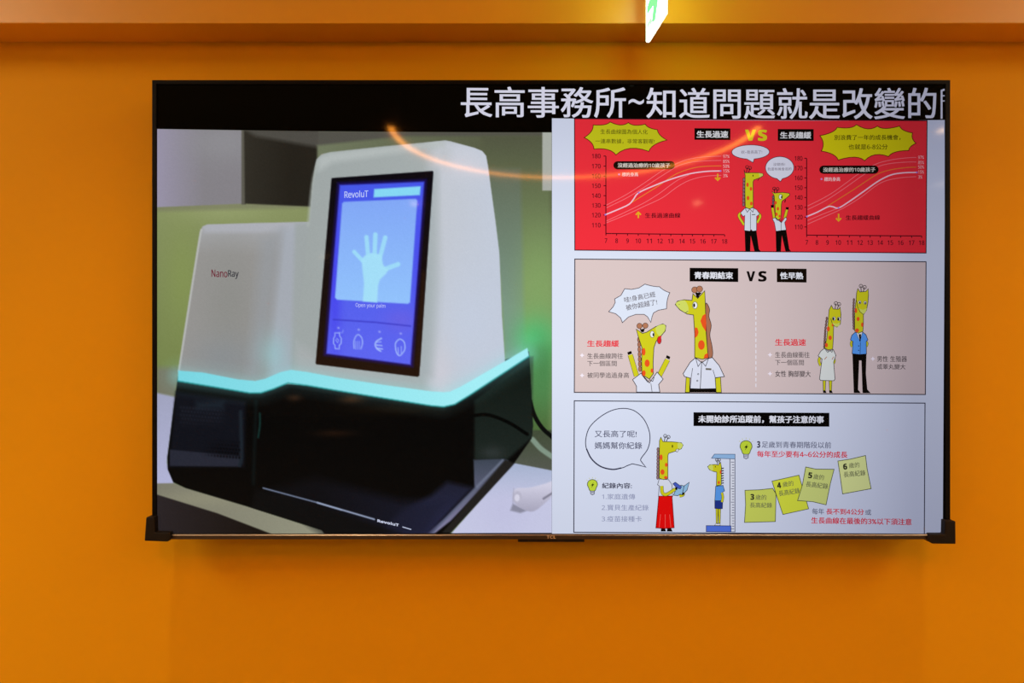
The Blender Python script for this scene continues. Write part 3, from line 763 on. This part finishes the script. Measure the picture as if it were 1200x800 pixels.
# taller giraffe in a white shirt
c = xf(5.633, 780, 320)
pk.shape(spline(c([(262, 205), (288, 236), (284, 285), (299, 345), (290, 410), (304, 480), (308, 545), (282, 562), (268, 400)]), True, 4), BROWN, INK, .7)
pk.shape(c([(134, 690), (158, 690), (156, 789), (128, 789)]), Y_, INK, .7); pk.shape(c([(324, 694), (360, 688), (366, 789), (332, 789)]), Y_, INK, .7)
pk.fill(c([(158, 760), (330, 760), (330, 789), (156, 789)]), BLK)
pk.shape(c([(195, 560), (160, 590), (114, 665), (122, 684), (166, 696), (160, 764), (226, 766), (330, 764), (325, 692), (386, 684), (352, 612), (306, 558), (276, 566), (236, 592)]), (226, 230, 246), INK, .8)
pk.shape(c([(178, 135), (210, 166), (256, 116), (260, 200), (266, 400), (279, 560), (240, 570), (190, 558), (190, 400), (182, 276), (140, 270), (92, 242), (62, 207), (76, 185), (120, 175), (172, 180)]), Y_, INK, .8)
pk.shape(spline(c([(66, 206), (80, 187), (124, 180), (148, 225), (142, 264), (96, 240)]), True, 4), PALE)
pk.shape(ellipse(*c(192, 212), 2.9, 4.1, 16), (242, 242, 244), INK, .5); pk.fill(ellipse(*c(186, 212), 1.2, 2.4, 10), BLK)
pk.fill(c([(262, 268), (242, 280), (228, 315), (240, 350), (264, 388), (266, 330)]), OR)
pk.fill(c([(191, 358), (208, 362), (216, 390), (208, 415), (192, 428)]), OR)
spots(pk, c, [(234, 475, 22, 32)]); pk.fill(c([(248, 564), (256, 538), (276, 528), (278, 560)]), OR)
pk.fill(c([(192, 128), (236, 128), (210, 164)]), BLK)
horns(pk, c, [((206, 160), (190, 110)), ((214, 160), (222, 104))], 3.6, filled=(184, 124, 92))
pk.line(c([(130, 262), (146, 250)]), .6, INK); pk.fill(ellipse(*c(88, 206), .5, .5, 6), INK)
pk.line(c([(196, 562), (212, 618), (236, 584), (262, 616), (280, 566)]), .7, INK); pk.line(c([(236, 590), (226, 764)]), .7, INK)
pk.line(c([(176, 628), (166, 694)]), .6, INK); pk.line(c([(310, 640), (326, 692)]), .6, INK)
pk.fill(c([(262, 628), (300, 630), (299, 642), (262, 640)]), (110, 104, 90))
for p in ((213, 668), (207, 712)): pk.line(ellipse(*c(*p), .8, .8, 8), .5, INK, True)
# girl giraffe in a pale dress
c = xf(6.064, 950, 330)
wavy(pk, c, [(112, 250), (100, 340), (92, 470)], 2.0, (140, 104, 96))
limb(pk, c, [(66, 528), (54, 560), (66, 596)], 14); limb(pk, c, [(158, 540), (164, 560), (158, 580)], 12)
for x0 in (82, 126):
    pk.shape(c([(x0, 700), (x0 + 20, 700), (x0 + 17, 775), (x0 + 3, 775)]), Y_, INK, .6); pk.fill(c([(x0, 770), (x0 + 18, 770), (x0 + 26, 789), (x0 + 2, 789)]), BLK)
pk.shape(c([(90, 474), (66, 494), (48, 526), (76, 548), (58, 690), (66, 700), (160, 702), (168, 690), (158, 570), (174, 522), (156, 482), (122, 492)]), (228, 232, 228), INK, .7)
pk.shape(c([(126, 200), (142, 168), (156, 194), (192, 196), (204, 182), (210, 232), (206, 300), (182, 322), (158, 312), (156, 400), (151, 478), (120, 484), (94, 470), (110, 400), (118, 300)]), Y_, INK, .7)
pk.shape(spline(c([(150, 290), (176, 300), (202, 290), (198, 310), (180, 320), (160, 310)]), True, 3), PALE)
pk.line(c([(138, 262), (148, 296), (160, 312)]), .6, INK)
for e in ((160, 262), (195, 264)): pk.shape(ellipse(*c(*e), 1.9, 2.2, 12), (240, 240, 240), INK, .4); pk.fill(ellipse(*c(e[0] - 3, e[1] + 1), 1.1, 1.7, 10), BLK)
spots(pk, c, [(120, 335, 11, 18), (133, 398, 12, 16), (107, 450, 10, 16), (150, 308, 6, 10)])
horns(pk, c, [((168, 192), (174, 154)), ((184, 192), (196, 160))], 2.0)
pk.line(c([(100, 484), (116, 502), (130, 488), (146, 500), (152, 484)]), .6, INK); pk.line(c([(92, 552), (110, 532)]), .8, (186, 120, 80)); pk.line(c([(146, 552), (158, 532)]), .8, (186, 120, 80))
# boy giraffe in a blue waistcoat
wavy(pk, c, [(302, 120), (296, 220), (300, 340)], 1.9, (140, 104, 96))
limb(pk, c, [(288, 420), (280, 440), (288, 462)], 11); limb(pk, c, [(388, 425), (396, 440), (388, 460)], 11)
pk.shape(c([(290, 508), (390, 512), (386, 650), (396, 762), (420, 788), (362, 788), (354, 558), (338, 558), (330, 764), (350, 788), (300, 788)]), BLK)
pk.shape(c([(308, 360), (286, 380), (276, 412), (294, 424), (288, 510), (340, 516), (390, 512), (388, 424), (400, 412), (386, 376), (364, 358)]), (92, 160, 244), INK, .7)
pk.shape(c([(316, 358), (362, 356), (344, 424)]), (230, 232, 240), INK, .5); pk.fill(c([(334, 372), (352, 372), (348, 424), (342, 426), (338, 396)]), BLK)
pk.shape(c([(320, 80), (328, 50), (344, 74), (386, 70), (402, 52), (404, 96), (400, 150), (390, 202), (368, 234), (368, 300), (364, 352), (332, 366), (306, 350), (306, 210), (316, 130)]), Y_, INK, .7)
pk.shape(spline(c([(334, 190), (364, 200), (392, 188), (384, 212), (366, 230), (346, 216)]), True, 3), PALE)
pk.line(c([(318, 132), (326, 178), (344, 214), (366, 232)]), .6, INK)
for e in ((342, 147), (380, 150)): pk.shape(ellipse(*c(*e), 1.7, 1.9, 12), (240, 240, 240), INK, .4); pk.fill(ellipse(*c(e[0] + 1, e[1] + 2), .9, 1.3, 10), BLK)
spots(pk, c, [(315, 205, 9, 18), (330, 265, 11, 15), (323, 345, 14, 14), (359, 305, 8, 16)])
horns(pk, c, [((352, 72), (350, 32)), ((366, 72), (376, 40))], 2.0)
for p in ((334, 455), (334, 486)): pk.fill(ellipse(*c(*p), .7, .7, 8), INK)
pk.line(c([(346, 430), (344, 514)]), .6, INK)
o = pk.build('puberty_panel', screen); o['label'] = 'pink panel comparing giraffe figures'

# ------------------------------------------------------------------ white panel: growth record
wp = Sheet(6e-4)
TL, TR, BR, BL = (673.0, 470.4), (1083.8, 471.2), (1083.0, 623.2), (672.4, 625.6)
wp.grid(TL, TR, BR, BL, (222, 229, 248), 40, 12)
wp.line([TL, TR, BR, BL], 1.1, (46, 46, 66), True)
wp.fill([(812.6, 483.6), (971.7, 483.4), (971.7, 499.6), (812.6, 499.8)], (8, 6, 6)); wp.text('未開始診所追蹤前，幫孩子注意的事', 818.1, 487, 965.4, 496, (238, 240, 250), .022)
c = xf(9.41, 675, 475); NV = (52, 54, 78)
b = spline(c([(710, 615), (724, 584), (790, 490), (815, 380), (800, 270), (740, 150), (640, 65), (520, 40), (390, 65), (260, 140), (150, 250), (108, 380), (115, 490), (170, 600), (270, 685), (400, 718), (510, 700), (560, 678), (620, 655)]), False, 5)
wp.line(b + c([(700, 672), (770, 692), (735, 650), (710, 615)]), 1.0, NV)
wp.line(spline(c([(115, 490), (170, 600), (270, 685), (400, 718), (500, 702)]), False, 5), 1.6, NV)
wp.text('又長高了呢!', 696.8, 505.3, 746, 513.4, (74, 76, 104), .004); wp.text('媽媽幫你紀錄', 696.8, 519, 752.4, 527.2, (74, 76, 104), .006)
def bulb(cx, cy, r):
    wp.shape(spline([(cx, cy - r), (cx + r * .75, cy - r * .7), (cx + r, cy), (cx + r * .75, cy + r * .65), (cx + r * .45, cy + r * 1.25), (cx - r * .45, cy + r * 1.25), (cx - r * .75, cy + r * .65), (cx - r, cy), (cx - r * .75, cy - r * .7)], True, 4), (200, 222, 60), (96, 104, 70), .9)
    wp.shape([(cx - r * .42, cy + r * 1.3), (cx + r * .42, cy + r * 1.3), (cx + r * .36, cy + r * 1.9), (cx, cy + r * 2.08), (cx - r * .36, cy + r * 1.9)], (196, 200, 216), (88, 90, 110), .7)
    wp.line([(cx - r * .4, cy + r * 1.6), (cx + r * .4, cy + r * 1.55)], .6, (88, 90, 110))
    wp.fill([(cx + r * .3, cy - r * .5), (cx - r * .32, cy + r * .2), (cx - .1, cy + r * .16), (cx - r * .22, cy + r * .66), (cx + r * .36, cy - r * .08), (cx + r * .04, cy - r * .06)], BLK)
    for a_ in (-.9, -.45, 0, .45, .9):
        wp.line([(cx + math.sin(a_) * r * 1.25, cy - math.cos(a_) * r * 1.25), (cx + math.sin(a_) * r * 1.5, cy - math.cos(a_) * r * 1.5)], .6, (206, 206, 120))
bulb(694.2, 569.2, 5.9); bulb(874.1, 523.6, 7.0)
wp.text('紀錄內容:', 705.4, 567, 740.4, 573.8, (60, 60, 84), .014)
LG = (138, 144, 178)
wp.text('1.家庭遺傳', 705.4, 580, 744.3, 586.7, LG, .002); wp.text('2.寶貝生產紀錄', 705, 592.8, 760, 599.8, LG, .002); wp.text('3.疫苗接種卡', 705, 606.2, 751.8, 613, LG, .002)
# mother giraffe in a red skirt with a notebook
c = xf(6.25, 755, 500)
wavy(wp, c, [(100, 160), (97, 390)], 2.6, (150, 116, 118))
wp.fill(c([(122, 748), (150, 748), (158, 776), (120, 776)]), BLK); wp.fill(c([(168, 748), (194, 748), (206, 776), (164, 776)]), BLK)
wp.shape(c([(108, 390), (96, 432), (108, 440), (103, 518), (206, 518), (202, 432), (176, 394)]), (224, 228, 242), INK, .6)
wp.shape(c([(105, 516), (202, 514), (218, 748), (150, 754), (84, 750)]), (236, 14, 14), (110, 6, 10), .8)
for x0, x1 in ((118, 108), (152, 152), (184, 194)): wp.line(c([(x0, 650), (x1, 748)]), .5, (255, 110, 100))
wp.shape(c([(110, 108), (120, 82), (136, 114), (200, 115), (270, 122), (283, 140), (270, 166), (228, 184), (178, 200), (172, 216), (172, 386), (140, 394), (108, 384)]), Y_, INK, .7)
wp.shape(spline(c([(244, 124), (268, 124), (281, 140), (268, 164), (248, 170)]), True, 3), PALE)
wp.shape(c([(230, 172), (252, 166), (242, 190), (232, 188)]), (240, 240, 244), INK, .5)
wp.fill(ellipse(*c(205, 148), .7, 1.9, 10), BLK)
spots(wp, c, [(122, 230, 11, 22), (160, 285, 10, 15), (132, 338, 15, 20), (156, 378, 13, 10)])
horns(wp, c, [((146, 112), (152, 72)), ((160, 112), (176, 80))], 1.9)
limb(wp, c, [(256, 515), (280, 508), (288, 492)], 16)
wp.shape(c([(212, 508), (238, 450), (268, 434), (290, 440), (328, 412), (312, 470), (278, 506), (262, 500), (244, 512)]), (150, 196, 230), INK, .7)
wp.line(c([(290, 440), (276, 505)]), .7, INK)
limb(wp, c, [(126, 440), (132, 492), (164, 502), (226, 462)], 20)
wp.shape(c([(208, 424), (226, 412), (272, 446), (262, 462), (236, 456)]), (74, 96, 196), INK, .6); wp.fill(c([(222, 452), (240, 448), (240, 470), (226, 468)]), BLK); wp.fill(c([(276, 488), (292, 488), (290, 506), (276, 504)]), BLK)
# boy giraffe being measured
wp.shape(c([(625, 232), (662, 232), (662, 774), (625, 774)]), (226, 230, 242), (70, 74, 100), .8)
for i in range(26): wp.line(c([(640 if i % 5 else 632, 262 + i * 19.6), (656, 262 + i * 19.6)]), .7, (90, 92, 116))
wp.shape(c([(490, 234), (512, 204), (662, 204), (662, 238)]), (150, 190, 232), (80, 96, 130), .7)
wp.shape(c([(452, 730), (632, 730), (632, 774), (452, 774)]), (84, 120, 226), (40, 52, 120), .8)
for i in range(7): wp.line(c([(564, 310 + i * 18), (580, 306 + i * 18)]), 1.3, (54, 44, 50))
for x0 in (522, 540): wp.shape(c([(x0, 604), (x0 + 17, 604), (x0 + 14, 712), (x0 + 2, 712)]), Y_, INK, .5)
wp.shape(c([(512, 728), (524, 712), (536, 716), (552, 712), (554, 728)]), (236, 238, 244), INK, .5)
wp.shape(c([(514, 542), (572, 542), (570, 604), (544, 606), (514, 602)]), (34, 54, 140), INK, .6)
wp.shape(c([(520, 440), (562, 436), (574, 432), (586, 474), (570, 482), (570, 546), (514, 546)]), (92, 158, 236), INK, .6)
limb(wp, c, [(566, 486), (572, 520), (566, 556)], 14)
wp.shape(c([(462, 296), (478, 282), (520, 280), (540, 284), (556, 262), (563, 300), (561, 430), (526, 436), (528, 336), (500, 330), (474, 318)]), Y_, INK, .7)
wp.shape(spline(c([(465, 296), (480, 284), (498, 284), (500, 326), (476, 316)]), True, 3), PALE)
spots(wp, c, [(556, 335, 6, 14), (543, 412, 8, 12)]); wp.fill(ellipse(*c(518, 296), .5, 1, 8), BLK)
horns(wp, c, [((534, 278), (528, 246)), ((546, 272), (546, 246))], 1.6)
# notes and lines on the right
RD = (232, 44, 68); DG = (112, 116, 140)
wp.text('3', 886.6, 517.0, 890.4, 524.8, (60, 60, 80), .02); wp.text('足歲到青春期階段以前', 892, 517.2, 973.3, 524.8, DG, .008)
wp.text('每年至少要有4~6公分的成長', 886.6, 528.2, 992.4, 535.8, RD, .014)
c = xf(5.4545, 860, 500)
def note(pts, col, num, t1, t2, nb, rot):
    wp.shape(c(pts), col, (84, 90, 60), .8)
    for s_, (cx, cy, w, h), bold, tc in ((num, nb, .026, (52, 54, 40)), ('歲的', t1, .004, (112, 116, 84)), ('長高紀錄', t2, .006, (112, 116, 84))):
        x, y = c(cx, cy); w /= c.s * 2; h /= c.s * 2
        wp.text(s_, x - w, y - h, x + w, y + h, tc, bold, rot=rot)
note([(68, 408), (160, 404), (245, 394), (266, 430), (262, 606), (65, 614), (72, 500)], (212, 222, 98), '3', (170, 452, 70, 34), (170, 502, 142, 34), (115, 450, 24, 38), 0)
note([(240, 348), (412, 308), (444, 420), (474, 522), (310, 560), (276, 460)], (226, 234, 70), '4', (342, 364, 70, 34), (350, 416, 136, 36), (285, 374, 26, 36), 9)
note([(455, 255), (520, 268), (636, 268), (612, 360), (585, 495), (500, 476), (403, 470), (434, 370)], (216, 226, 132), '5', (538, 318, 68, 34), (527, 370, 142, 36), (484, 308, 26, 38), -6)
note([(660, 215), (740, 202), (836, 178), (846, 260), (872, 388), (690, 424), (676, 320)], (232, 240, 160), '6', (764, 240, 68, 34), (766, 294, 140, 36), (706, 250, 26, 38), 6)
wp.text('每年', *c(495, 518), *c(572, 556), DG, .008); wp.text('長不到4公分', *c(585, 518), *c(826, 556), RD, .014); wp.text('或', *c(834, 520), *c(872, 556), DG, .008)
wp.text('生長曲線在最後的3%以下須注意', 949.8, 605.2, 1067.2, 612.8, RD, .014)
o = wp.build('growth_record_panel', screen); o['label'] = 'white panel with yellow notes and height gauge'

# maker's badge on the lower trim (raised lettering)
v, f = glyphs(sans('TCL', True), 0.0)
lo, hi = v.min(0), v.max(0); n = (v - lo) / (hi - lo)
bx = 640.6 + n[:, 0] * 10.6; by = 630.4 - n[:, 1] * 3.4
b = bmesh.new(); vs = [b.verts.new((TX(x), -0.0021, TZ(y))) for x, y in zip(bx, by)]
fs = []
for q in f:
    try: fs.append(b.faces.new([vs[i] for i in q]))
    except ValueError: pass
r = bmesh.ops.extrude_face_region(b, geom=fs)
for e in r['geom']:
    if isinstance(e, bmesh.types.BMVert): e.co.y = -0.0028
o = bm_obj('badge', b, M_BADGE, trim); o['label'] = 'small pale metal lettering'

# ------------------------------------------------------------------ exit sign hanging edge-on in front of the beam
H = 0.60
zf, zn = F * H / 350, F * H / 383
pf_ = (157 * zf / F, zf - D); pn_ = (177.5 * zn / F, zn - D)          # left face, far and near ends (x, y)
ang = math.atan2(pn_[0] - pf_[0], -(pn_[1] - pf_[1])); LEN = math.hypot(pn_[0] - pf_[0], pn_[1] - pf_[1])
zb = CZ + H; SH = 0.155; TH = 0.0075
sign = empty('exit_sign', (pf_[0], pf_[1], zb), 'small lit green and white exit sign hanging edge-on below the ceiling', 'exit sign')
sign.rotation_euler = (0, 0, ang)
# local frame: u runs towards the viewer (-y), thickness to +x
def sign_part(name, bm, m): 
    bmesh.ops.recalc_face_normals(bm, faces=bm.faces[:])
    me = bpy.data.meshes.new(name); bm.to_mesh(me); bm.free(); me.materials.append(m)
    o = bpy.data.objects.new(name, me); COL.objects.link(o); o.parent = sign; return o
sign_part('housing', box_bm(0.0008, TH - .0008, -LEN, 0, 0, SH, .0008), M_ACRYL)
bm = box_bm(0, 0.0008, -LEN + .001, -.001, .0015, SH - .002)
box_bm(TH - .0008, TH, -LEN + .001, -.001, .0015, SH - .002, 0, 2, bm)
sign_part('lit_face', bm, M_SIGNW)
def glyph_bm(polys):
    b = bmesh.new()
    for pts in polys:
        for x, d in ((-0.0006, 0.0006), (TH, 0.0006)):
            t = bmesh.new(); fc = t.faces.new([t.verts.new((x, -u * LEN, hh)) for u, hh in pts])
            rr = bmesh.ops.extrude_face_region(t, geom=[fc])
            for e in rr['geom']:
                if isinstance(e, bmesh.types.BMVert): e.co.x += d
            mm = bpy.data.meshes.new('tmp'); t.to_mesh(mm); t.free(); b.from_mesh(mm); bpy.data.meshes.remove(mm)
    return b
def on_face(pts):
    """outline on the sign's face: across 0..20, height above its lower edge in the same units -> metres"""
    out = []
    for px, py in pts:
        u = (px - 757.0) / 20.5; z = zf + (zn - zf) * u
        out.append((u, (50.0 - 32.0 * u - py) / F * z))
    return out
sign_part('running_figure', glyph_bm([on_face(q) for q in (
    [(758.6, 9), (765.5, -12), (773.5, -14), (771.8, 0), (768.4, 24), (764.6, 26), (766.4, 6), (759.6, 16), (758.4, 16)],
    [(766, -16), (773, -18), (775, -30), (768, -28)])]), M_GREEN)
sign_part('door_symbol', glyph_bm([on_face(q) for q in ([(758.4, 30), (762.4, 20), (764.6, 22), (764.4, 38), (762.8, 38.5), (762.6, 27), (760.6, 31), (760.4, 42), (758.6, 44)],
    [(761.2, 33), (762.2, 31), (762.0, 39), (761.0, 40.5)])]), M_PALEG)
sb = box_bm(.001, TH - .001, -LEN * .62, -LEN * .38, SH, CEIL - zb - .012, .0005)
box_bm(-.012, TH + .012, -LEN * .8, -LEN * .2, CEIL - zb - .012, CEIL - zb, .002, 2, sb)
sign_part('hanger', sb, M_WHITE)

# ------------------------------------------------------------------ lamps of the room
RZ = 2.32
ring = empty('arc_lamp', (.234, -1.117, RZ), 'curved orange light strip hung below the ceiling, reflected as an arc on the screen', 'lamp')
bm_obj('lamp_body', ring_bm((.234, -1.117), .665, .715, RZ - .018, RZ, 48, math.pi * 0.97, math.pi * 2.03), M_WHITE, ring)
bm_obj('light_strip', ring_bm((.234, -1.117), .680, .700, RZ - .022, RZ - .0178, 64, math.pi * 0.975, math.pi * 2.025), M_ARC, ring)
for a_ in (1.05, 1.5, 1.95):
    bm_obj('hanging_rod', cyl_bm((.234 + .69 * math.cos(math.pi * a_), -1.117 + .69 * math.sin(math.pi * a_)), .004, RZ - .001, CEIL, 10), M_STEEL, ring)

def downlight(x, y, lens, label, group, r=.035, power=0, name='downlight', cone=115):
    e = empty(name, (x, y, CEIL), label, 'ceiling light', group)
    bm_obj('trim_ring', ring_bm((x, y), r, r + .012, CEIL - .006, CEIL, 32), M_WHITE, e)
    bm_obj('lens', cyl_bm((x, y), r, CEIL - .003, CEIL - .0005, 32), lens, e)
    if power:
        l = bpy.data.lights.new('lamp_beam', 'SPOT'); l.energy = power; l.color = WARM; l.spot_size = math.radians(cone); l.spot_blend = 1.0; l.shadow_soft_size = .012
        o = bpy.data.objects.new('lamp_beam', l); COL.objects.link(o); o.parent = e; o.location = (0, 0, -.012)
    return e
for x, y in ((-3.33, -10.04), (3.06, -3.23), (2.0, -5.64), (-1.06, -5.68)):
    downlight(x, y, M_DOWN, 'small recessed warm spotlight in the ceiling, mirrored as a glint on the screen', 'spotlights behind the viewer', .045)
for x, y, p, cone in WASH:
    downlight(x, y, M_WASH, 'recessed wall washer in the ceiling in front of the orange wall', 'wall washers along the orange wall', .04, p, 'wall_washer', cone)
for x, y, p in FILL_PANELS:  # panels added as fill, set where the screen does not mirror them
    e = empty('added_fill_panel', (x, y, CEIL), 'added square fill panel on the ceiling at the %s, %s' % ('left' if x < 0 else 'right', 'beside the orange wall' if y > -3 else 'farther back in the room'), 'ceiling light')
    bm = box_bm(x - .62, x + .62, y - .62, y + .62, CEIL - .03, CEIL, .004); bm_obj('frame', bm, M_WHITE, e)
    bm_obj('diffuser', box_bm(x - .58, x + .58, y - .58, y + .58, CEIL - .034, CEIL - .0295), M_FILL, e)
    o = area_light('fill_light', (0, 0, -.04), (0, 0, 0), (1.1, 1.1), p, WARM); o.parent = e
